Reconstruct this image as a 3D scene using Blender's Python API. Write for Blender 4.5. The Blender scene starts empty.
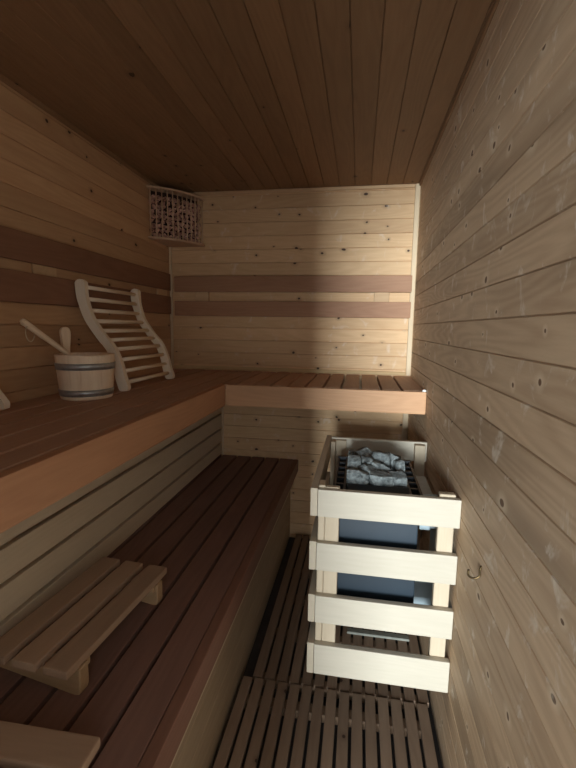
import bpy, bmesh, math, random
from mathutils import Vector, Matrix
from mathutils.noise import noise as pnoise
random.seed(7)
sc = bpy.context.scene
COL = sc.collection
PI = math.pi

# ------------------------------------------------------------------ helpers
def lin(c):
    return tuple(((v/255)/12.92 if v/255 <= .04045 else ((v/255+.055)/1.055)**2.4) for v in c) + (1,)

class G:
    """tiny node-graph helper"""
    def __init__(s, name):
        s.m = bpy.data.materials.new(name); s.m.use_nodes = True
        s.t = s.m.node_tree; s.n = s.t.nodes; s.b = s.n['Principled BSDF']
    def add(s, typ, **k):
        n = s.n.new(typ)
        for a, v in k.items(): setattr(n, a, v)
        return n
    def link(s, a, b): s.t.links.new(a, b)
    def setv(s, inp, v):
        if isinstance(v, (int, float, tuple, list)): inp.default_value = v
        else: s.link(v, inp)
    def math(s, op, a, b=0.0, c=None, clamp=False):
        n = s.add('ShaderNodeMath', operation=op, use_clamp=clamp)
        s.setv(n.inputs[0], a); s.setv(n.inputs[1], b)
        if c is not None: s.setv(n.inputs[2], c)
        return n.outputs[0]
    def vec(s, x, y, z):
        n = s.add('ShaderNodeCombineXYZ')
        for i, v in enumerate((x, y, z)): s.setv(n.inputs[i], v)
        return n.outputs[0]
    def noise(s, v, scale, detail=3, w=None, rough=.5, dist=0):
        n = s.add('ShaderNodeTexNoise', noise_dimensions='4D' if w is not None else '3D')
        s.link(v, n.inputs['Vector']); n.inputs['Scale'].default_value = scale
        n.inputs['Detail'].default_value = detail; n.inputs['Roughness'].default_value = rough
        n.inputs['Distortion'].default_value = dist
        if w is not None: s.setv(n.inputs['W'], w)
        return n.outputs['Fac']
    def rng(s, v, a, b, c=0.0, d=1.0, smooth=False):
        n = s.add('ShaderNodeMapRange'); n.interpolation_type = 'SMOOTHSTEP' if smooth else 'LINEAR'
        s.setv(n.inputs[0], v)
        for i, q in enumerate((a, b, c, d)): s.setv(n.inputs[i+1], q)
        return n.outputs[0]
    def mix(s, f, a, b, mode='MIX'):
        n = s.add('ShaderNodeMix', data_type='RGBA', blend_type=mode)
        s.setv(n.inputs[0], f); s.setv(n.inputs[6], a); s.setv(n.inputs[7], b)
        return n.outputs[2]

def wood(name, dark, light, grain='y', axis=None, pitch=None, off=0.0, knots=0.0, knot_r=.09,
         white=0.0, vary=.18, rough=.6, stain=0.0, bands=.5, kcol=(58, 34, 20), spec=.3, bump=.15, kstretch=8.5, khalo=None):
    g = G(name)
    tc = g.add('ShaderNodeTexCoord'); sp = g.add('ShaderNodeSeparateXYZ'); g.link(tc.outputs['Object'], sp.inputs[0])
    X = dict(x=sp.outputs[0], y=sp.outputs[1], z=sp.outputs[2])
    oi = g.add('ShaderNodeObjectInfo').outputs['Random']
    if axis:
        idx = g.math('FLOOR', g.math('DIVIDE', g.math('SUBTRACT', X[axis], off), pitch))
        wn = g.add('ShaderNodeTexWhiteNoise', noise_dimensions='1D'); g.link(g.math('ADD', idx, oi), wn.inputs['W'])
        rnd = wn.outputs['Value']
    else:
        rnd = oi
    W = g.math('MULTIPLY', rnd, 23.0)
    others = [a for a in 'xyz' if a != grain]
    comps = {grain: g.math('MULTIPLY', X[grain], .09)}
    for o in others: comps[o] = X[o]
    v = g.vec(comps['x'], comps['y'], comps['z'])
    comps2 = dict(comps); comps2[grain] = g.math('MULTIPLY', X[grain], .22)
    v2 = g.vec(comps2['x'], comps2['y'], comps2['z'])
    fine = g.noise(v, 150, 3, w=W, rough=.55)
    big = g.noise(v2, 9, 3, w=W)
    comps3 = dict(comps); comps3[grain] = g.math('MULTIPLY', X[grain], .11)
    field = g.noise(g.vec(comps3['x'], comps3['y'], comps3['z']), 9, 1.0, w=g.math('ADD', W, 5.0))
    ring = g.math('SINE', g.math('MULTIPLY', field, 110.0))
    ring = g.rng(ring, -1, 1, 0, 1)
    f = g.math('ADD', g.math('MULTIPLY', fine, .32), g.math('MULTIPLY', big, .48))
    f = g.math('ADD', f, g.math('MULTIPLY', ring, .2*bands))
    f = g.rng(f, .2, .85)
    col = g.mix(f, lin(dark), lin(light))
    b = g.rng(rnd, 0, 1, 1-vary, 1+vary)
    bc = g.vec(b, b, b)
    col = g.mix(1.0, col, bc, 'MULTIPLY')
    if stain:
        sn = g.rng(g.noise(v2, 5, 2, w=g.math('ADD', W, 9.0)), .52, .72, 0, stain, True)
        col = g.mix(sn, col, lin(tuple(int(c*.72) for c in dark)))
    if knots:
        across = X[axis] if axis else g.math('ADD', X[others[0]], X[others[1]])
        n = g.noise(g.vec(X['x'], X['y'], X['z']), 14, 1)
        kv = g.vec(g.math('ADD', g.math('MULTIPLY', X[grain], kstretch), g.math('MULTIPLY', n, .3)),
                   g.math('ADD', g.math('MULTIPLY', across, 11.0), g.math('MULTIPLY', W, 3.7)), 0.0)
        vo = g.add('ShaderNodeTexVoronoi', voronoi_dimensions='2D'); vo.inputs['Scale'].default_value = 1
        g.link(kv, vo.inputs['Vector'])
        cs = g.add('ShaderNodeSeparateColor'); g.link(vo.outputs['Color'], cs.inputs[0])
        gate = g.math('LESS_THAN', cs.outputs[0], knots)
        r = g.math('MULTIPLY', g.rng(cs.outputs[1], 0, 1, .35, 1.0), knot_r)
        d = vo.outputs['Distance']
        halo = g.math('MULTIPLY', g.rng(d, r, g.math('MULTIPLY', r, 3.2), .45, 0), gate)
        col = g.mix(halo, col, lin(khalo or tuple(int(c*.8) for c in dark)))
        kf = g.math('MULTIPLY', g.rng(d, g.math('MULTIPLY', r, .75), g.math('MULTIPLY', r, 1.05), .95, 0), gate)
        col = g.mix(kf, col, lin(kcol))
    if white:
        across = X[axis] if axis else X[others[0]]
        wv = g.vec(g.math('MULTIPLY', X[grain], 15.0), g.math('ADD', g.math('MULTIPLY', across, 11.0), W), 3.0)
        wf = g.rng(g.noise(wv, 1.0, 4, rough=.62, dist=.6), .57, .72, 0, white, True)
        col = g.mix(wf, col, lin((232, 222, 204)))
    g.link(col, g.b.inputs['Base Color'])
    g.b.inputs['Roughness'].default_value = rough
    g.b.inputs['Specular IOR Level'].default_value = spec
    bp = g.add('ShaderNodeBump'); bp.inputs['Strength'].default_value = bump; bp.inputs['Distance'].default_value = .002
    g.link(f, bp.inputs['Height']); g.link(bp.outputs[0], g.b.inputs['Normal'])
    return g.m

def plain(name, col, rough=.5, metal=0.0, nscale=30, amp=.12, col2=None, bump=0.0):
    g = G(name)
    tc = g.add('ShaderNodeTexCoord')
    oi = g.add('ShaderNodeObjectInfo').outputs['Random']
    n = g.noise(tc.outputs['Object'], nscale, 4, w=g.math('MULTIPLY', oi, 9.0), rough=.6)
    n = g.rng(n, .3, .7)
    a = tuple(max(0, int(c*(1-amp))) for c in col); b = col2 or tuple(min(255, int(c*(1+amp))) for c in col)
    c = g.mix(n, lin(a), lin(b))
    g.link(c, g.b.inputs['Base Color'])
    g.b.inputs['Roughness'].default_value = rough; g.b.inputs['Metallic'].default_value = metal
    if bump:
        bp = g.add('ShaderNodeBump'); bp.inputs['Strength'].default_value = bump; bp.inputs['Distance'].default_value = .004
        g.link(n, bp.inputs['Height']); g.link(bp.outputs[0], g.b.inputs['Normal'])
    return g.m

def link(name, bm, mat, parent=None, loc=None, smooth=False):
    me = bpy.data.meshes.new(name)
    bmesh.ops.recalc_face_normals(bm, faces=bm.faces)
    bm.to_mesh(me); bm.free()
    if smooth:
        for p in me.polygons: p.use_smooth = True
    me.materials.append(mat)
    o = bpy.data.objects.new(name, me); COL.objects.link(o)
    if parent: o.parent = parent
    if loc: o.location = loc
    return o

def thing(name, label, cat, loc=(0, 0, 0), rot=(0, 0, 0), group=None):
    o = bpy.data.objects.new(name, None); COL.objects.link(o)
    o.empty_display_size = .05
    o.location = loc; o.rotation_euler = rot
    o['label'] = label; o['category'] = cat
    if group: o['group'] = group
    return o

def tag(o, label, cat, group=None):
    o['label'] = label; o['category'] = cat
    if group: o['group'] = group
    return o

def struct(o): o['kind'] = 'structure'; return o

def box(bm, x0, x1, y0, y1, z0, z1, bev=.002, seg=1, M=None):
    r = bmesh.ops.create_cube(bm, size=1)
    vs = r['verts']
    for v in vs:
        v.co = Vector((x0+(v.co.x+.5)*(x1-x0), y0+(v.co.y+.5)*(y1-y0), z0+(v.co.z+.5)*(z1-z0)))
    if bev:
        es = list({e for v in vs for e in v.link_edges})
        rr = bmesh.ops.bevel(bm, geom=es, offset=bev, segments=seg, profile=.7, affect='EDGES', clamp_overlap=True)
        vs = list({v for f in rr['faces'] for v in f.verts} | {v for v in vs if v.is_valid})
    if M is not None:
        # only the newest verts
        for v in vs: v.co = M @ v.co
    return vs

def bx(name, mat, parent, x0, x1, y0, y1, z0, z1, bev=.002, seg=1, base=(0, 0, 0)):
    """a bevelled board given in world numbers, made local to the parent's base"""
    bm = bmesh.new()
    box(bm, x0-base[0], x1-base[0], y0-base[1], y1-base[1], z0-base[2], z1-base[2], bev, seg)
    return link(name, bm, mat, parent)

def tube(bm, pts, r, n=10, cap=True):
    rings = []
    pts = [Vector(p) for p in pts]
    R = r if isinstance(r, (list, tuple)) else [r]*len(pts)
    prev = None
    for i, p in enumerate(pts):
        t = (pts[min(i+1, len(pts)-1)]-pts[max(i-1, 0)]).normalized()
        if prev is None:
            a = Vector((0, 0, 1)) if abs(t.z) < .9 else Vector((1, 0, 0))
            u = t.cross(a).normalized()
        else:
            u = (prev-t*prev.dot(t)).normalized()
        prev = u; w = t.cross(u)
        rings.append([bm.verts.new(p+R[i]*(math.cos(2*PI*k/n)*u+math.sin(2*PI*k/n)*w)) for k in range(n)])
    for a, b in zip(rings, rings[1:]):
        for k in range(n): bm.faces.new((a[k], a[(k+1) % n], b[(k+1) % n], b[k]))
    if cap: bm.faces.new(rings[0][::-1]); bm.faces.new(rings[-1])

def lathe(bm, prof, n=40, cx=0, cy=0):
    """closed profile [(r,z)...] swept round the vertical axis"""
    rings = [[bm.verts.new((cx+r*math.cos(2*PI*k/n), cy+r*math.sin(2*PI*k/n), z)) for k in range(n)] for r, z in prof]
    m = len(rings)
    for i in range(m):
        a, b = rings[i], rings[(i+1) % m]
        for k in range(n): bm.faces.new((a[k], a[(k+1) % n], b[(k+1) % n], b[k]))

def prism(bm, poly, lo, hi, axis='y'):
    """2-D polygon (in the two other axes, in order) extruded along axis"""
    def P(a, b, c):
        return {'x': (c, a, b), 'y': (a, c, b), 'z': (a, b, c)}[axis]
    A = [bm.verts.new(P(a, b, lo)) for a, b in poly]; B = [bm.verts.new(P(a, b, hi)) for a, b in poly]
    bm.faces.new(A[::-1]); bm.faces.new(B)
    n = len(poly)
    for i in range(n): bm.faces.new((A[i], A[(i+1) % n], B[(i+1) % n], B[i]))

def board_wall(name, mat, side, plane, lo, hi, off, pitch, l0, l1, thick=.05, g=.0022, dep=.0032):
    """tongue-and-groove cladding: one closed mesh, V grooves between the boards.
    side: '+x','-x','-y','-z' = the direction the boards face."""
    s = 1 if side[0] == '+' else -1
    ax = side[1]
    pts = [(lo, 0)]
    k = math.ceil((lo-off)/pitch+.05)
    while off+k*pitch < hi-.01:
        c = off+k*pitch
        pts += [(c-g, 0), (c-.0008, dep), (c-.0008, dep*1.6), (c+.0008, dep*1.6), (c+.0008, dep), (c+g, 0)]
        k += 1
    pts += [(hi, 0), (hi, thick), (lo, thick)]
    bm = bmesh.new()
    if ax == 'x': poly = [(plane-s*d, a) for a, d in pts]; prism(bm, poly, l0, l1, 'y')
    elif ax == 'y':
        poly = [(plane-s*d, a) for a, d in pts]; prism(bm, poly, l0, l1, 'x')
    else: poly = [(a, plane-s*d) for a, d in pts]; prism(bm, poly, l0, l1, 'y')
    return struct(link(name, bm, mat))

# ------------------------------------------------------------------ dimensions (metres, floor z = 0)
xL, xR, yB, yF, zC = -1.103, .2832, 2.377, -.30, 2.0
zU, zL = 1.001, .489
xUf, yUf, xS, xW = -.5765, 1.782, -.793, -.326
zUb = .906
yN = -.24           # near ends of the benches

# ------------------------------------------------------------------ materials
SPR_D, SPR_L = (194, 154, 112), (228, 194, 150)
m_back = wood('spruce_back_wall', SPR_D, SPR_L, 'x', 'z', .0725, 1.541, knots=.34, knot_r=.085, vary=.09, white=.30, stain=.2)
m_left = wood('spruce_left_wall', (176, 136, 98), (208, 170, 130), 'y', 'z', .0725, 1.541, knots=.24, knot_r=.085, vary=.14)
m_right = wood('spruce_right_wall', (172, 142, 112), (212, 184, 150), 'y', 'z', .0740, 1.28, knots=.36, knot_r=.095,
               khalo=(232, 214, 184), white=.6, vary=.09, stain=.5, bands=.9, kcol=(96, 66, 42))
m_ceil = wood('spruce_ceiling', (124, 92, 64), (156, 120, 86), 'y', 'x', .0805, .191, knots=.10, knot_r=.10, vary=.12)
m_under = wood('spruce_front_wall', SPR_D, SPR_L, 'x', 'z', .0725, 1.541, knots=.3)
m_trim = wood('pale_trim_wood', (196, 172, 138), (222, 202, 170), 'z', vary=.03)
m_trimx = wood('pale_trim_wood_long', (190, 158, 112), (214, 184, 138), 'x', vary=.03)
m_nos_y = wood('bench_edge_wood', (160, 112, 80), (192, 144, 106), 'y', vary=.05, stain=.25)
m_nos_x = wood('bench_edge_wood_cross', (172, 128, 92), (202, 158, 118), 'x', vary=.05, stain=.25)
m_upslat = wood('upper_bench_wood', (164, 124, 98), (194, 154, 124), 'y', vary=.10)
m_loslat = wood('dark_heat_treated_wood', (110, 80, 68), (140, 106, 92), 'y', vary=.10)
m_lonos = wood('reddish_bench_edge_wood', (114, 80, 64), (140, 102, 84), 'y', vary=.04)
m_skirt = wood('pale_aspen_boards', (184, 164, 136), (210, 190, 160), 'y', vary=.05, bands=.3)
m_panel = wood('bench_panel_wood', (142, 120, 94), (172, 150, 122), 'y', 'z', .092, .0, vary=.08, bands=.6)
m_rail_x = wood('brown_backrest_wood', (150, 108, 80), (180, 138, 106), 'x', vary=.06)
m_rail_y = wood('brown_backrest_wood_side', (124, 86, 64), (150, 110, 84), 'y', vary=.06)
m_spacer = wood('spacer_wood', (196, 158, 118), (224, 190, 148), 'x')
m_mat = wood('duckboard_wood', (118, 96, 78), (150, 126, 104), 'y', vary=.13, knots=.06, knot_r=.08, kcol=(60, 42, 30))
m_batten = wood('duckboard_batten_wood', (92, 70, 52), (120, 96, 74), 'x', vary=.08)
m_guard_x = wood('fresh_pine', (172, 162, 144), (192, 183, 165), 'x', vary=.03, bands=.25, bump=.05)
m_guard_y = wood('fresh_pine_side', (170, 157, 136), (192, 179, 157), 'y', vary=.03, bands=.25, bump=.05)
m_guard_z = wood('fresh_pine_post', (172, 155, 130), (194, 178, 154), 'z', vary=.04, bands=.25, bump=.05)
m_head = wood('headrest_wood', (146, 118, 94), (174, 144, 118), 'y', vary=.05, bands=.4)
m_head2 = wood('headrest_support_wood', (150, 120, 88), (182, 150, 114), 'x', vary=.05)
m_lad = wood('pale_backrest_wood', (228, 210, 184), (246, 232, 208), 'z', vary=.03, bands=.3)
m_rung = wood('pale_rung_wood', (230, 212, 186), (246, 232, 208), 'y', vary=.03, bands=.2)
m_bucket = wood('bucket_stave_wood', (222, 196, 164), (244, 222, 192), 'z', vary=.04, bands=.7)
m_ladle = wood('ladle_wood', (216, 192, 160), (238, 216, 186), 'y', vary=.03)
m_hoop = plain('bucket_hoop_metal', (170, 170, 166), .48, .7, 60, .08)
m_cord = plain('cord', (190, 170, 140), .8)
m_shade = wood('lampshade_wood', (190, 156, 124), (216, 184, 150), 'z', vary=.03)
m_salt = plain('rust_pink_mineral', (158, 98, 76), .7, 0, 60, .35, (232, 186, 164), .5)
m_saltback = plain('dark_backing_board', (60, 38, 28), .8)
m_body = plain('dark_blue_grey_enamel', (22, 36, 46), .45, .0, 8, .06)
m_black = plain('black_enamel', (22, 24, 27), .45, .1, 20, .1)
m_silver = plain('galvanised_sheet', (160, 174, 178), .45, .0, 14, .08)
m_stone = plain('grey_olivine_stone', (76, 82, 82), .9, 0, 70, .35, (142, 148, 146), .9)
m_hook = plain('aged_brass_wire', (88, 72, 48), .4, .9, 60, .2)
m_cap = plain('white_plastic', (226, 224, 216), .4, 0, 20, .02)
m_slab = plain('dark_floor_screed', (52, 46, 42), .8, 0, 12, .2)
m_strip = plain('pale_grey_strip', (122, 122, 112), .5, .0, 40, .1)

# ------------------------------------------------------------------ the room
bm = bmesh.new(); box(bm, xL-.05, xR+.05, yF-.05, yB+.05, -.05, 0, 0); struct(link('floor', bm, m_slab))
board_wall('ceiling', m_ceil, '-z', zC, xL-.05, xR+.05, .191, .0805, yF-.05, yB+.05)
board_wall('wall_back', m_back, '-y', yB, 0, zC, 1.541, .0725, xL, xR)
board_wall('wall_left', m_left, '+x', xL, 0, zC, 1.541, .0725, yF-.05, yB+.05)
board_wall('wall_right', m_right, '-x', xR, 0, zC, 1.28, .0740, yF-.05, yB+.05)
# front wall round the door opening
DX0, DX1, DZ = -.155, .28, 1.80
bm = bmesh.new()
box(bm, xL, DX0, yF-.05, yF, 0, zC, 0); box(bm, DX1, xR, yF-.05, yF, 0, zC, 0); box(bm, DX0, DX1, yF-.05, yF, DZ, zC, 0)
struct(link('wall_front', bm, m_under))
bm = bmesh.new()
box(bm, DX0-.05, DX0, yF, yF+.015, 0, DZ+.05, .002); box(bm, DX0, DX1, yF, yF+.015, DZ, DZ+.05, .002)
struct(link('trim_1', bm, m_trim))
# corner mouldings
struct(bx('trim_2', m_trim, None, xR-.026, xR, yB-.014, yB, zU+.003, zC, .003))
struct(bx('trim_3', m_trim, None, xL, xL+.014, yB-.014, yB, zU+.003, zC, .003))
struct(bx('trim_4', m_trimx, None, xL+.014, xR-.026, yB-.012, yB, zU+.003, zU+.022, .003))
struct(bx('trim_5', m_spacer, None, xL+.014, xR-.026, yB-.012, yB, zC-.018, zC, .003))
struct(bx('trim_6', m_trim, None, xR-.030, xR, yB-.016, yB, 0.0, .94, .003))
struct(bx('trim_7', m_trim, None, xS+.001, xS+.012, yB-.012, yB, zL+.002, .90, .003))
bm = bmesh.new(); box(bm, xR-.008, xR, yF+.02, yB-.016, zC-.014, zC, .002); struct(link('trim_8', bm, m_ceil))
bm = bmesh.new(); box(bm, xL, xL+.012, yF+.02, yB-.016, zC-.016, zC, .002); struct(link('trim_9', bm, m_ceil))

# ------------------------------------------------------------------ upper bench along the left wall
b0 = (-.84, 1.0, 0)
ub = thing('upper_bench', 'long brown slatted upper bench running along the left wall', 'bench', b0)
ed = [-1.101, -.980, -.882, -.784, -.686, -.604]
for a, b in zip(ed, ed[1:]):
    bx('slat', m_upslat, ub, a+.006, b-.006, yN, yB-.004, zU-.026, zU, .003, 2, b0)
bx('front_board', m_nos_y, ub, -.603, xUf, yN, yB-.62+.025, zUb, zU, .006, 2, b0)
for y in (.1, .9, 1.7):
    bx('bearer', m_skirt, ub, xL+.002, -.606, y, y+.045, zU-.085, zU-.027, .002, 1, b0)
b0 = (-.15, 2.08, 0)
cb = thing('cross_bench', 'short slatted upper bench crossing the back wall above the heater', 'bench', b0)
e2 = [-.602, -.539, -.459, -.379, -.304, -.225, -.147, -.068, .014, .099, .186, xR-.002]
for a, b in zip(e2, e2[1:]):
    bx('slat', m_upslat, cb, a+.0055, b-.0055 if b < .2 else b, yUf+.028, yB-.004, zU-.026, zU, .003, 2, b0)
bx('front_board', m_nos_x, cb, xUf+.001, xR-.002, yUf, yUf+.027, zUb, zU-.001, .006, 2, b0)
bx('bearer', m_skirt, cb, xUf+.03, xR-.004, yB-.045, yB-.004-.014, zU-.085, zU-.027, .002, 1, b0)
bx('bearer', m_skirt, cb, xUf+.03, xR-.004, yUf+.029, yUf+.055, zU-.085, zU-.027, .002, 1, b0)
o = bmesh.new(); lathe(o, [(0.0001, .0), (.0085, .0), (.0085, .004), (.005, .008), (.0001, .009)], 20)
tag(link('screw_cap', o, m_cap, None, (xR-.0105, yUf+.012, zU), True),
    'small round white cap on the corner of the cross bench at the right wall', 'cap')

# ------------------------------------------------------------------ skirt between the benches
b0 = (xS, 1.0, zL)
sk = thing('bench_skirt', 'pale horizontal board panel with dark gaps between upper and lower bench', 'panel', b0)
zz = [.491, .564, .653, .743, .832, .912]
for a, b in zip(zz, zz[1:]):
    bx('board', m_skirt, sk, xS-.016, xS, yN, yB-.002, a+.0055, b-.0055, .0015, 1, b0)
for y in (.0, .8, 1.6, 2.3):
    bx('batten', m_skirt, sk, xS-.05, xS-.017, y, y+.04, zL+.004, .905, .001, 1, b0)

# ------------------------------------------------------------------ lower bench
b0 = (-.56, 1.0, 0)
lb = thing('lower_bench', 'dark brown slatted lower bench with a pale boarded front', 'bench', b0)
ed = [-.845, -.790, -.696, -.608, -.524, -.439, -.357]
for a, b in zip(ed, ed[1:]):
    bx('slat', m_loslat, lb, a+.0055, b-.0055 if b != -.357 else b, yN, yB-.003, zL-.026, zL, .003, 2, b0)
bx('front_board', m_lonos, lb, -.3565, xW, yN, yB-.003, .418, zL, .006, 3, b0)
# boarded front panel
bm = bmesh.new()
pts = [(xW-.030, .0), (xW-.030, .417)]
poly = []
zs = [0.0, .092, .184, .276, .368]
face = -.371
poly.append((face, 0.002))
for z in zs[1:]:
    poly += [(face, z-.002), (face-.003, z), (face, z+.002)]
poly += [(face, .417), (face-.02, .417), (face-.02, 0.002)]
prism(bm, [(a-b0[0], b) for a, b in poly], yN-b0[1], yB-.003-b0[1], 'y')
link('front_panel', bm, m_panel, lb)
bx('lit_edge_strip', m_skirt, lb, face+.0005, face+.022, yN, yB-.003, .352, .417, .003, 1, b0)  # pale strip added to stand for the lit top edge of the panel
for y in (.2, 1.0, 1.8):
    bx('bearer', m_skirt, lb, -.80, face-.021, y, y+.045, zL-.09, zL-.027, .002, 1, b0)
for y in (.2, 1.0, 1.8):
    bx('leg', m_skirt, lb, -.80, -.76, y, y+.045, .0, zL-.091, .002, 1, b0)

# ------------------------------------------------------------------ brown rails on the walls
b0 = (-.33, yB, 1.42)
r1 = thing('wall_backrest', 'pair of brown backrest boards fixed across the back wall', 'backrest', b0)
bx('board', m_rail_x, r1, -1.062, .262, yB-.040, yB-.020, 1.449, 1.536, .004, 2, b0)
bx('board', m_rail_x, r1, -1.062, .262, yB-.040, yB-.020, 1.314, 1.398, .004, 2, b0)
for a in (-.943, .070):
    bx('spacer', m_spacer, r1, a, a+.080, yB-.0195, yB, 1.37, 1.475, .002, 1, b0)
b0 = (xL, 1.0, 1.42)
r2 = thing('wall_backrest', 'pair of dark brown backrest boards fixed along the left wall', 'backrest', b0)
bx('board', m_rail_y, r2, xL+.008, xL+.022, yN, yB-.042, 1.455, 1.549, .004, 2, b0)
bx('board', m_rail_y, r2, xL+.008, xL+.022, yN, yB-.042, 1.322, 1.422, .004, 2, b0)
for a in (.1, 1.30, 2.2):
    bx('spacer', m_spacer, r2, xL, xL+.0078, a, a+.115, 1.39, 1.49, .002, 1, b0)

# ------------------------------------------------------------------ duckboards
def mat_board(label, x0, x1, n, y0, y1, bats, ztop):
    b0 = ((x0+x1)/2, (y0+y1)/2, 0)
    t = thing('duckboard', label, 'duckboard', b0)
    p = (x1-x0+.0095)/n
    for k in range(n):
        a = x0+k*p
        bx('slat', m_mat, t, a, a+p-.0095, y0+random.uniform(0, .004), y1-random.uniform(0, .004), ztop-.018, ztop, .0025, 2, b0)
    for y in bats:
        bx('batten', m_batten, t, x0+.004, x1-.004, y-.02, y+.02, ztop-.038, ztop-.010, .003, 1, b0)
mat_board('slatted wooden duckboard nearest the camera on the floor', -.357, .262, 15, .30, 1.290, (.42, .82, 1.215), .043)
mat_board('slatted wooden duckboard at the back, reaching under the heater', -.326, .270, 14, 1.296, 2.345,
          (1.315, 1.546, 1.777, 1.992, 2.26), .040)
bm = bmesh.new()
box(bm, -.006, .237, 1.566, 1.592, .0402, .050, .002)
tag(link('pale_strip', bm, m_strip), 'pale grey strip lying across the duckboard below the heater', 'strip')  # thin pale grey strip on the slats, material unidentified

# ------------------------------------------------------------------ heater guard
b0 = (.09, 1.41, 0)
gd = thing('heater_guard', 'pale pine slatted guard rail around the heater, fixed to the right wall', 'heater guard', b0)
zb = [(.809, .730), (.6515, .5685), (.4895, .4060), (.3355, .241)]
yg0, yg1, xg = 1.124, 1.704, -.098
for k, (t, b) in enumerate(zb):
    bx('front_bar', m_guard_x, gd, xg, xR-.001, yg0, yg0+.019, b, t, .003, 2, b0)
    bx('side_bar', m_guard_y, gd, xg-.0205, xg-.0005, yg0-.001, yg1+.019, b+.001, t+.004, .003, 2, b0)
    bx('back_bar', m_guard_x, gd, xg, xR-.001, yg1, yg1+.019, b, t, .003, 2, b0)
for (a, b, c, d, z1) in ((xg+.0005, xg+.0195, yg0+.0195, yg0+.065, .815), (xg+.020, xg+.060, yg0+.0195, yg0+.038, .811),
                         (.230, .272, yg0+.0195, yg0+.042, .815),
                         (xg+.0005, xg+.0195, yg1-.048, yg1-.0005, .803), (xg+.020, xg+.062, yg1-.020, yg1-.0005, .803),
                         (.232, .272, yg1-.030, yg1-.0005, .803)):
    bx('post', m_guard_z, gd, a, b, c, d, 0.242, z1, .002, 1, b0)

# ------------------------------------------------------------------ heater
hx0, hx1, hy0, hy1, hz0, hz1 = -.052, .192, 1.178, 1.500, .415, .792
b0 = ((hx0+hx1)/2, (hy0+hy1)/2, 0)
ht = thing('sauna_heater', 'dark blue-grey electric sauna heater inside the pine guard', 'heater', b0)
bm = bmesh.new()
# open-topped casing
t = .012
cx0, cx1, cy0, cy1 = hx0+.008-b0[0], hx1-.008-b0[0], hy0-b0[1], hy1-b0[1]
box(bm, cx0, cx1, cy0, cy0+t, hz0, hz1-.028, .003, 2)
box(bm, cx0, cx1, cy1-t, cy1, hz0, hz1-.028, .003, 2)
box(bm, cx0, cx0+t, cy0+t, cy1-t, hz0, hz1-.028, .003, 2)
box(bm, cx1-t, cx1, cy0+t, cy1-t, hz0, hz1-.028, .003, 2)
box(bm, cx0, cx1, cy0, cy1, hz0, hz0+.01, 0)
casing = link('casing', bm, m_body, ht)
bm = bmesh.new()
box(bm, cx0+t+.001, cx1-t-.001, cy0+t+.001, cy1-t-.001, .69, .70, 0)
link('stone_grate', bm, m_black, ht)
# front lip, sloped up towards the stones
bm = bmesh.new()
prism(bm, [(cy0-.003, hz1-.030), (cy0-.003, hz1-.006), (cy0+.040, hz1+.006), (cy0+.043, hz1+.003), (cy0+.010, hz1-.03)], cx0+.026, cx1-.026, 'x')
link('front_lip', bm, m_body, casing)
# perforated ledges left and right: rails with rungs leaving dark square holes
for s in (0, 1):
    bm = bmesh.new()
    xa = cx0-.017 if s == 0 else cx1-.028
    box(bm, xa, xa+.008, cy0, cy1, hz1-.026, hz1, .001); box(bm, xa+.030, xa+.038, cy0, cy1, hz1-.026, hz1, .001)
    n = 7
    for k in range(n):
        y = cy0+(cy1-cy0-.010)*k/(n-1)
        box(bm, xa+.008, xa+.030, y, y+.010, hz1-.026, hz1-.001, .001)
    box(bm, xa+.002, xa+.036, cy0+.002, cy1-.002, hz1-.028, hz1-.0262, 0)
    link('perforated_ledge', bm, m_black, ht)
bm = bmesh.new()
box(bm, cx0-.016, cx1+.009, cy1-.012, cy1, hz1-.027, hz1+.004, .001)
link('top_rim', bm, m_black, ht)
bm = bmesh.new(); lathe(bm, [(.0001, 0), (.003, 0), (.003, .003), (.0001, .003)], 12)
bmesh.ops.rotate(bm, verts=bm.verts, cent=(0, 0, 0), matrix=Matrix.Rotation(PI/2, 3, 'X'))
link('screw', bm, m_silver, casing, (.168-b0[0], hy0-.0005-b0[1], .60))
b1 = (.24, 1.36, .5)
jb = thing('junction_box', 'pale grey metal box on the right wall beside the heater', 'box', b1)
bx('lid', m_silver, jb, .203, .240, 1.285, 1.455, .742, .756, .002, 1, b1)
bx('casing', m_silver, jb, .205, .237, 1.288, 1.452, .640, .7415, .002, 1, b1)
bx('flange', m_silver, jb, .2372, xR-.002, 1.30, 1.44, .641, .70, .001, 1, b1)
b1 = (.24, 1.36, .4)
mp = thing('mounting_bracket', 'grey sheet metal bracket holding the heater to the right wall', 'bracket', b1)
bx('plate', m_silver, mp, xR-.014, xR-.002, 1.25, 1.46, .33, .62, .001, 1, b1)
bx('arm', m_silver, mp, hx1-.006, xR-.0145, 1.30, 1.315, .345, .545, .001, 1, b1)

# ------------------------------------------------------------------ stones
# camera frame, used only to work out where a stone seen in the photograph stands
FOC = 421.8936; YAW, PIT, ROL = .1649, .1327, .0151
CAM = Vector((0, 0, 1.2543))
fw = Vector((-math.sin(YAW)*math.cos(PIT), math.cos(YAW)*math.cos(PIT), -math.sin(PIT)))
rt = Vector((math.cos(YAW), math.sin(YAW), 0)); up = rt.cross(fw)
rt2 = math.cos(ROL)*rt+math.sin(ROL)*up; up2 = -math.sin(ROL)*rt+math.cos(ROL)*up

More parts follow.
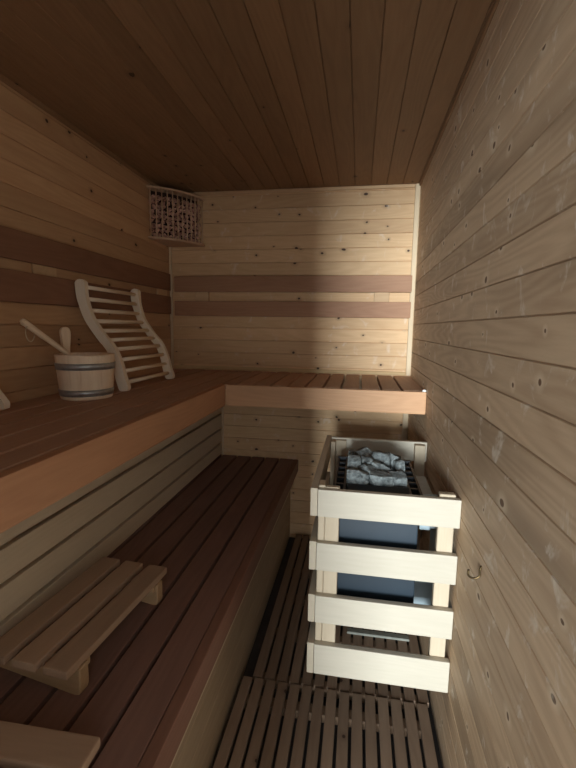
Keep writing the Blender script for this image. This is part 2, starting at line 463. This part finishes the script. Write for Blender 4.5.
def rock(sx, sy, sz, seed):
    rr = random.Random(seed)
    bm = bmesh.new()
    for _ in range(13):
        v = Vector((rr.gauss(0, 1), rr.gauss(0, 1), rr.gauss(0, 1))).normalized()
        bm.verts.new((v.x*sx, v.y*sy, v.z*sz))
    r = bmesh.ops.convex_hull(bm, input=bm.verts)
    bmesh.ops.delete(bm, geom=[g for g in r['geom_interior'] if isinstance(g, bmesh.types.BMVert)], context='VERTS')
    bmesh.ops.bevel(bm, geom=bm.edges[:], offset=.0010, segments=1, affect='EDGES', clamp_overlap=True)
    bmesh.ops.triangulate(bm, faces=bm.faces)
    return bm
# x, y, half sizes x,y,z, tilt about y, turn about z, label
STONES = [
 (-.004, 1.455, .030, .024, .026, .3, .3, 'grey stone in the back left corner of the heater tray'),
 (.038, 1.430, .032, .034, .036, .3, -.5, 'large light grey stone left of centre at the back of the heater tray'),
 (.078, 1.465, .034, .018, .026, 0, .1, 'dark grey stone lying across the middle of the back edge of the heater tray'),
 (.092, 1.400, .028, .038, .036, -.3, .5, 'large upright grey stone in the centre of the stone heap'),
 (.127, 1.405, .020, .038, .034, -.5, .6, 'long narrow grey stone leaning right of the heap centre'),
 (.135, 1.462, .024, .020, .024, .2, .2, 'small grey stone at the back right of the heap'),
 (.150, 1.350, .018, .034, .026, .1, .3, 'narrow grey stone against the right ledge of the heater'),
 (.002, 1.350, .030, .032, .030, .2, .5, 'wedge shaped grey stone at the left ledge, middle of the heap'),
 (.010, 1.262, .036, .030, .028, .1, -.2, 'chunky grey stone at the front left of the heap'),
 (.046, 1.296, .022, .028, .024, .4, .2, 'small dark grey stone between the front left and front centre stones'),
 (.078, 1.330, .036, .018, .020, .25, -.4, 'flat light grey stone lying on the middle of the heap'),
 (.080, 1.258, .042, .028, .024, .1, .1, 'broad grey stone at the front centre of the heap'),
 (.136, 1.272, .036, .026, .021, .25, -.25, 'angular grey stone at the front right of the heap'),
 (.036, 1.350, .022, .026, .028, .1, .9, 'darker grey stone sunk just left of the heap centre'),
]

rocks = []      # centre, half sizes, tilt, turn, seed, label
for i, (x, y, sx, sy, sz, ty, tz, lab) in enumerate(STONES):
    cyf = max(0, 1-((y-1.37)/.16)**2)
    rocks.append((Vector((x, y, (.782+.027*cyf))), (sx*1.75, sy*1.65, sz*1.3), ty, tz, 40+i, lab))
k = 0
for ix in range(3):
    for iy in range(5):
        rocks.append((Vector((.012+ix*.054, 1.245+iy*.0555, .728)), (.032, .033, .028), .1, k*.7, 90+k,
                      'grey stone of the lower layer glimpsed between the top stones'))
        k += 1
def cut(bm, co, no):
    g = bm.verts[:]+bm.edges[:]+bm.faces[:]
    bmesh.ops.bisect_plane(bm, geom=g, plane_co=co, plane_no=no, clear_outer=True)
for i, (c, h, ty, tz, seed, lab) in enumerate(rocks):
    rr = random.Random(seed)
    bm = bmesh.new()
    M = Matrix.Translation(c) @ Matrix.Rotation(tz, 4, 'Z') @ Matrix.Rotation(ty, 4, 'Y')
    for _ in range(22):
        v = Vector((rr.gauss(0, 1), rr.gauss(0, 1), rr.gauss(0, 1))).normalized()
        bm.verts.new(M @ Vector((v.x*h[0], v.y*h[1], v.z*h[2])))
    q = bmesh.ops.convex_hull(bm, input=bm.verts)
    bmesh.ops.delete(bm, geom=list({g for g in q['geom_interior'] if isinstance(g, bmesh.types.BMVert)}), context='VERTS')
    ri = (h[0]*h[1]*h[2])**(1/3)
    # neighbouring stones touch along flat faces instead of running into each other
    for j, (c2, h2, *_r) in enumerate(rocks):
        d = c2-c
        if j == i or d.length > .13: continue
        rj = (h2[0]*h2[1]*h2[2])**(1/3)
        n = d.normalized()
        cut(bm, c+n*(d.length*ri/(ri+rj)-.0012), n)
    cut(bm, Vector((-.0225, 0, 0)), Vector((-1, 0, 0))); cut(bm, Vector((.1555, 0, 0)), Vector((1, 0, 0)))
    cut(bm, Vector((0, 1.2225, 0)), Vector((0, -1, 0))); cut(bm, Vector((0, 1.4865, 0)), Vector((0, 1, 0)))
    cut(bm, Vector((0, 0, .7012)), Vector((0, 0, -1)))
    q = bmesh.ops.convex_hull(bm, input=bm.verts)
    bmesh.ops.delete(bm, geom=list({g for g in q['geom_interior']+q['geom_unused'] if isinstance(g, bmesh.types.BMVert) and g.is_valid}), context='VERTS')
    bmesh.ops.remove_doubles(bm, verts=bm.verts, dist=.0012)
    q = bmesh.ops.convex_hull(bm, input=bm.verts)
    bmesh.ops.dissolve_limit(bm, angle_limit=.16, verts=bm.verts, edges=bm.edges)
    bmesh.ops.bevel(bm, geom=bm.edges[:], offset=.0016, segments=1, affect='EDGES', clamp_overlap=True)
    bmesh.ops.triangulate(bm, faces=bm.faces)
    for v in bm.verts: v.co -= c
    o = link('heater_stone', bm, m_stone, None, c)
    tag(o, lab, 'stone', 'stones on the sauna heater')

# ------------------------------------------------------------------ bucket
bc = (-.943, 1.338, zU)
bk = thing('sauna_bucket', 'round wooden sauna bucket with two metal hoops on the upper bench', 'bucket', bc)
bm = bmesh.new()
R0, R1, H = .084, .097, .152
n = 96
ring = []
def bucket_r(z, k):
    base = R0+(R1-R0)*z/H
    return base-(.0012 if k % 6 == 0 else 0)
zs = [0, .004, .04, .08, .12, H-.003, H]
cols = []
outer = [[bm.verts.new(((bucket_r(z, k)-(.002 if z in (0, H) else 0))*math.cos(2*PI*k/n), (bucket_r(z, k)-(.002 if z in (0, H) else 0))*math.sin(2*PI*k/n), z)) for k in range(n)] for z in zs]
inner = [[bm.verts.new(((R0+(R1-R0)*z/H-.013)*math.cos(2*PI*k/n), (R0+(R1-R0)*z/H-.013)*math.sin(2*PI*k/n), z)) for k in range(n)] for z in (H, .10, .0)]
allr = outer+inner
for i in range(len(allr)):
    a, b = allr[i], allr[(i+1) % len(allr)]
    for k in range(n): bm.faces.new((a[k], a[(k+1) % n], b[(k+1) % n], b[k]))
link('staves', bm, m_bucket, bk)
bm = bmesh.new(); lathe(bm, [(.0001, .008), (R0-.013, .008), (R0-.013, .020), (.0001, .020)], 40); link('bottom', bm, m_bucket, bk)
for z in (.012, .102):
    r = R0+(R1-R0)*z/H
    r2 = R0+(R1-R0)*(z+.022)/H
    bm = bmesh.new(); lathe(bm, [(r, z), (r+.0022, z), (r2+.0022, z+.022), (r2, z+.022)], 64)
    link('hoop', bm, m_hoop, bk, None, True)
# raised stave with a rounded top = handle, at the wall side
bm = bmesh.new()
prof = [(-.014, H-.02), (-.013, H+.02), (-.017, H+.062)]
top = [(-.019*math.cos(a), H+.074+.019*math.sin(a)) for a in [PI*i/10 for i in range(11)]]
rgt = [(.017, H+.062), (.013, H+.02), (.014, H-.02)]
prism(bm, prof+top+rgt, -.007, .007, 'y')
bmesh.ops.bevel(bm, geom=bm.edges[:], offset=.002, segments=1, affect='EDGES', clamp_overlap=True)
h = link('handle', bm, m_bucket, bk, (-.082, .010, 0)); h.rotation_euler = (0, 0, 1.233)

# ladle in the bucket
lp = [Vector((-.975, 1.365, zU+.060)), Vector((-.985, 1.296, zU+.158)), Vector((-1.015, 1.228, zU+.215)), Vector((-1.040, 1.171, zU+.264))]
ld = thing('ladle', 'wooden ladle standing in the bucket with its handle leaning left', 'ladle', lp[0])
bm = bmesh.new()
for a, b, w0, w1 in ((lp[0], lp[1], .0085, .010), (lp[1], lp[3], .010, .012)):
    pass
pts = [lp[0], lp[0].lerp(lp[1], .5), lp[1], lp[1].lerp(lp[2], .5), lp[2], lp[2].lerp(lp[3], .5), lp[3].lerp(lp[2], .08), lp[3]]
tube(bm, [p-lp[0] for p in pts], [.0075, .008, .0085, .009, .0095, .0105, .011, .006], 10)
link('handle', bm, m_ladle, ld)
bm = bmesh.new()
lathe(bm, [(.0001, -.030), (.022, -.026), (.034, -.008), (.036, .012), (.033, .012), (.031, -.006), (.020, -.021), (.0001, -.025)], 28)
link('bowl', bm, m_ladle, ld, (.030, -.004, -.004), True)
bm = bmesh.new()
c = lp[3].lerp(lp[2], .34)-lp[0]
loop = [c+Vector((.004, .030*math.sin(a)*.62, -.024+.026*math.cos(a))) for a in [2*PI*i/20 for i in range(21)]]
tube(bm, loop, .0018, 6, False); link('cord_loop', bm, m_cord, ld, None, True)

# ------------------------------------------------------------------ S-curved portable backrests
prof = [(-1.057, 1.404), (-1.055, 1.372), (-1.049, 1.340), (-1.027, 1.278), (-.982, 1.213), (-.940, 1.162), (-.915, 1.101), (-.904, 1.051), (-.893, 1.018)]
fx, fz = -.893, zU
def catmull(P, m=6):
    out = []
    for i in range(len(P)-1):
        p0, p1, p2, p3 = P[max(i-1, 0)], P[i], P[i+1], P[min(i+2, len(P)-1)]
        for j in range(m):
            t = j/m
            out.append(tuple(.5*(2*p1[q]+(p2[q]-p0[q])*t+(2*p0[q]-5*p1[q]+4*p2[q]-p3[q])*t*t+(3*p1[q]-p0[q]-3*p2[q]+p3[q])*t**3) for q in (0, 1)))
    out.append(P[-1]); return out
cl = [(a-fx, b-fz) for a, b in catmull(prof)]
def rail_bm(y0, y1):
    bm = bmesh.new(); L = []; Rr = []
    N = len(cl)
    for i, (x, z) in enumerate(cl):
        a = cl[max(i-1, 0)]; b = cl[min(i+1, N-1)]
        d = Vector((b[0]-a[0], b[1]-a[1])).normalized(); nrm = Vector((-d.y, d.x))
        s = i/(N-1)
        w = .0185+.002*math.cos(2*PI*s)*1.0
        L.append((x+nrm.x*w, z+nrm.y*w)); Rr.append((x-nrm.x*w, z-nrm.y*w))
    def cap(c, d, w, first):
        ang = math.atan2(d.y, d.x)
        return [(c[0]+w*math.cos(ang+q), c[1]+w*math.sin(ang+q)) for q in ([-PI*.5+PI*k/8 for k in range(1, 8)] if first else [-PI*.5+PI*k/8 for k in range(1, 8)])]
    d0 = Vector((cl[0][0]-cl[1][0], cl[0][1]-cl[1][1])).normalized(); d1 = Vector((cl[-1][0]-cl[-2][0], cl[-1][1]-cl[-2][1])).normalized()
    poly = Rr[::-1]
    c0 = cap(cl[0], d0, .0225, True); c1 = cap(cl[-1], d1, .0215, False)
    # orientation: choose the order that keeps the outline simple
    def order(c, last):
        return c if (Vector(c[0])-Vector(last)).length < (Vector(c[-1])-Vector(last)).length else c[::-1]
    poly += order(c0, poly[-1]); poly += L; poly += order(c1, poly[-1])
    mn = min(p[1] for p in poly)
    poly = [(a, max(b, 0.0005)) for a, b in poly]
    prism(bm, poly, y0, y1, 'y')
    return bm
def make_backrest(label, loc, tilt=0.0):
    t = thing('portable_backrest', label, 'backrest', loc, (0, tilt, 0))
    link('side_rail', rail_bm(-.011, .011), m_lad, t); link('side_rail', rail_bm(.389, .411), m_lad, t)
    # ten round rungs
    seg = [0]
    for a, b in zip(cl, cl[1:]): seg.append(seg[-1]+math.dist(a, b))
    for k in range(10):
        s = seg[-1]*(.012+.955*k/9)
        i = max(j for j in range(len(seg)) if seg[j] <= s); i = min(i, len(cl)-2)
        u = (s-seg[i])/(seg[i+1]-seg[i])
        x = cl[i][0]+(cl[i+1][0]-cl[i][0])*u; z = cl[i][1]+(cl[i+1][1]-cl[i][1])*u
        bm = bmesh.new(); tube(bm, [(x, .0105, z), (x, .3895, z)], .0080, 12)
        link('rung', bm, m_rung, t, None, True)
    return t
make_backrest('pale wooden S-curved backrest with ten rungs leaning on the wall beside the bucket', (fx, 1.497, fz))
make_backrest('second wooden backrest cut off by the left edge, left of the bucket', (fx-.106, .636, fz+.007), -.34)

# ------------------------------------------------------------------ slatted headrests on the lower bench
def headrest(label, loc, rz, L=.388):
    t = thing('headrest', label, 'headrest', loc, (0, 0, rz))
    H = .080
    for k in range(3):
        a = -.211+k*.0765
        bm = bmesh.new(); box(bm, a, a+.058, 0, L, H-.019, H, .004, 2); link('slat', bm, m_head, t)
    for y in (.030, L-.060):
        bm = bmesh.new()
        prism(bm, [(-.204, .020), (-.010, 0.0), (.0, .0), (.004, .012), (.004, H-.0195), (-.204, H-.0195)], y, y+.028, 'y')
        bmesh.ops.bevel(bm, geom=bm.edges[:], offset=.0025, segments=1, affect='EDGES', clamp_overlap=True)
        s = link('support', bm, m_head2, t)
        bm = bmesh.new(); yy = y+.0285 if y < .1 else y-.0125
        box(bm, -.022, -.002, yy, yy+.012, H-.036, H-.0195, .003, 2); link('corner_block', bm, m_head2, s)
    return t
headrest('three-slat wooden headrest lying along the lower bench', (-.549, .672, zL), -.075)
headrest('wooden headrest cut off by the bottom left corner, turned across the bench', (-.404, .565, zL), PI/2+.02, .375)

# ------------------------------------------------------------------ corner lampshade with mineral chunks
A = Vector((xL+.012, 2.125)); B = Vector((-.893, yB-.012)); ch = (B-A); nn = Vector((ch.y, -ch.x)).normalized()
def arcp(s, inset=0.0):
    bulge = .034*4*s*(1-s)
    p = A+ch*s+nn*(bulge-inset)
    return p
zb0, zb1 = 1.705, 1.965
b0 = Vector((xL, yB, zb0))
ls = thing('corner_lampshade', 'wooden spindle lampshade high in the back left corner', 'lampshade', b0)
for z0, z1, ins in ((zb1-.010, zb1, -.006), (zb0, zb0+.010, -.006)):
    bm = bmesh.new()
    poly = [(xL+.001-b0.x, A.y-.006-b0.y)]+[((arcp(i/12, ins))-Vector((b0.x, b0.y)))[:] for i in range(13)]+[(B.x+.006-b0.x, yB-.001-b0.y), (.001, -.001)]
    prism(bm, poly, z0-b0.z, z1-b0.z, 'z')
    link('shade_board', bm, m_shade, ls)
for i in range(12):
    p = arcp(.015+.97*i/11, .003)
    bm = bmesh.new(); tube(bm, [(p.x-b0.x, p.y-b0.y, .0095), (p.x-b0.x, p.y-b0.y, zb1-zb0-.0095)], .0034, 8)
    link('spindle', bm, m_shade, ls, None, True)
bm = bmesh.new()
poly = [(arcp(i/10, .052)-Vector((b0.x, b0.y)))[:] for i in range(11)]+[(arcp(1-i/10, .056)-Vector((b0.x, b0.y)))[:] for i in range(11)]
prism(bm, [(max(x, .003), min(y, -.003)) for x, y in poly], .011, zb1-zb0-.011, 'z')
link('inner_board', bm, m_saltback, ls)
nrow, ncol = 9, 11
for r in range(nrow):
    for c in range(ncol):
        s = .055+.89*(c+(.0 if r % 2 else .35))/(ncol-.65)
        p = arcp(min(s, .95), .024)
        rr = random.Random(r*31+c)
        bm = rock(.0165, .0165, .0150, 300+r*20+c)
        o = link('mineral_chunk', bm, m_salt, None, (p.x, p.y, zb0+.0225+r*.0236))
        o.rotation_euler = (0, 0, rr.uniform(0, 6))
        tag(o, 'rusty pink mineral chunk heaped behind the lampshade spindles', 'mineral chunk', 'mineral chunks in the corner lampshade')

# ------------------------------------------------------------------ cup hook on the right wall
bm = bmesh.new()
pts = [Vector((xR-.001, .925, .735)), Vector((xR-.004, .925, .727))]
cx, cz, rr = xR-.015, .722, .0125
pts = [Vector((xR-.0005, .925, .742)), Vector((xR-.003, .925, .732))]+[Vector((cx+rr*math.cos(a), .925, cz+rr*.85*math.sin(a))) for a in [-.0-PI*i/12 for i in range(13)]]+[Vector((cx-rr+.001, .925, .731))]
tube(bm, pts, .0024, 8)
tag(link('cup_hook', bm, m_hook, None, None, True), 'small dark brass cup hook screwed into the right wall', 'hook')

# ------------------------------------------------------------------ light: daylight from a window of the room beyond the open door
w = bpy.data.worlds.new('World'); sc.world = w; w.use_nodes = True
bg = w.node_tree.nodes['Background']; bg.inputs[0].default_value = (.88, .95, 1, 1); bg.inputs[1].default_value = 2.1
L = bpy.data.lights.new('daylight_window', 'AREA'); L.shape = 'RECTANGLE'; L.size = 2.0; L.size_y = 2.4
L.energy = 1400; L.color = (.84, .94, 1.0)
lo = bpy.data.objects.new('daylight_window', L); COL.objects.link(lo)
lo.location = (-.78, -9.0, 1.30)
lo.rotation_euler = (Vector((0, 1.4, 1.0))-lo.location).to_track_quat('-Z', 'Y').to_euler()

# ------------------------------------------------------------------ camera
cam = bpy.data.cameras.new('camera'); cam.sensor_fit = 'HORIZONTAL'; cam.sensor_width = 36; cam.lens = FOC/576*36
cam.clip_start = .01
co = bpy.data.objects.new('camera', cam); COL.objects.link(co)
co.matrix_world = Matrix(((rt2.x, up2.x, -fw.x, CAM.x), (rt2.y, up2.y, -fw.y, CAM.y), (rt2.z, up2.z, -fw.z, CAM.z), (0, 0, 0, 1)))
sc.camera = co
sc.view_settings.view_transform = 'Standard'; sc.view_settings.look = 'None'
sc.view_settings.gamma = 1; sc.view_settings.use_curve_mapping = False
sc.view_settings.exposure = 0.62
sc.cycles.max_bounces = 14; sc.cycles.diffuse_bounces = 10; sc.cycles.use_denoising = True
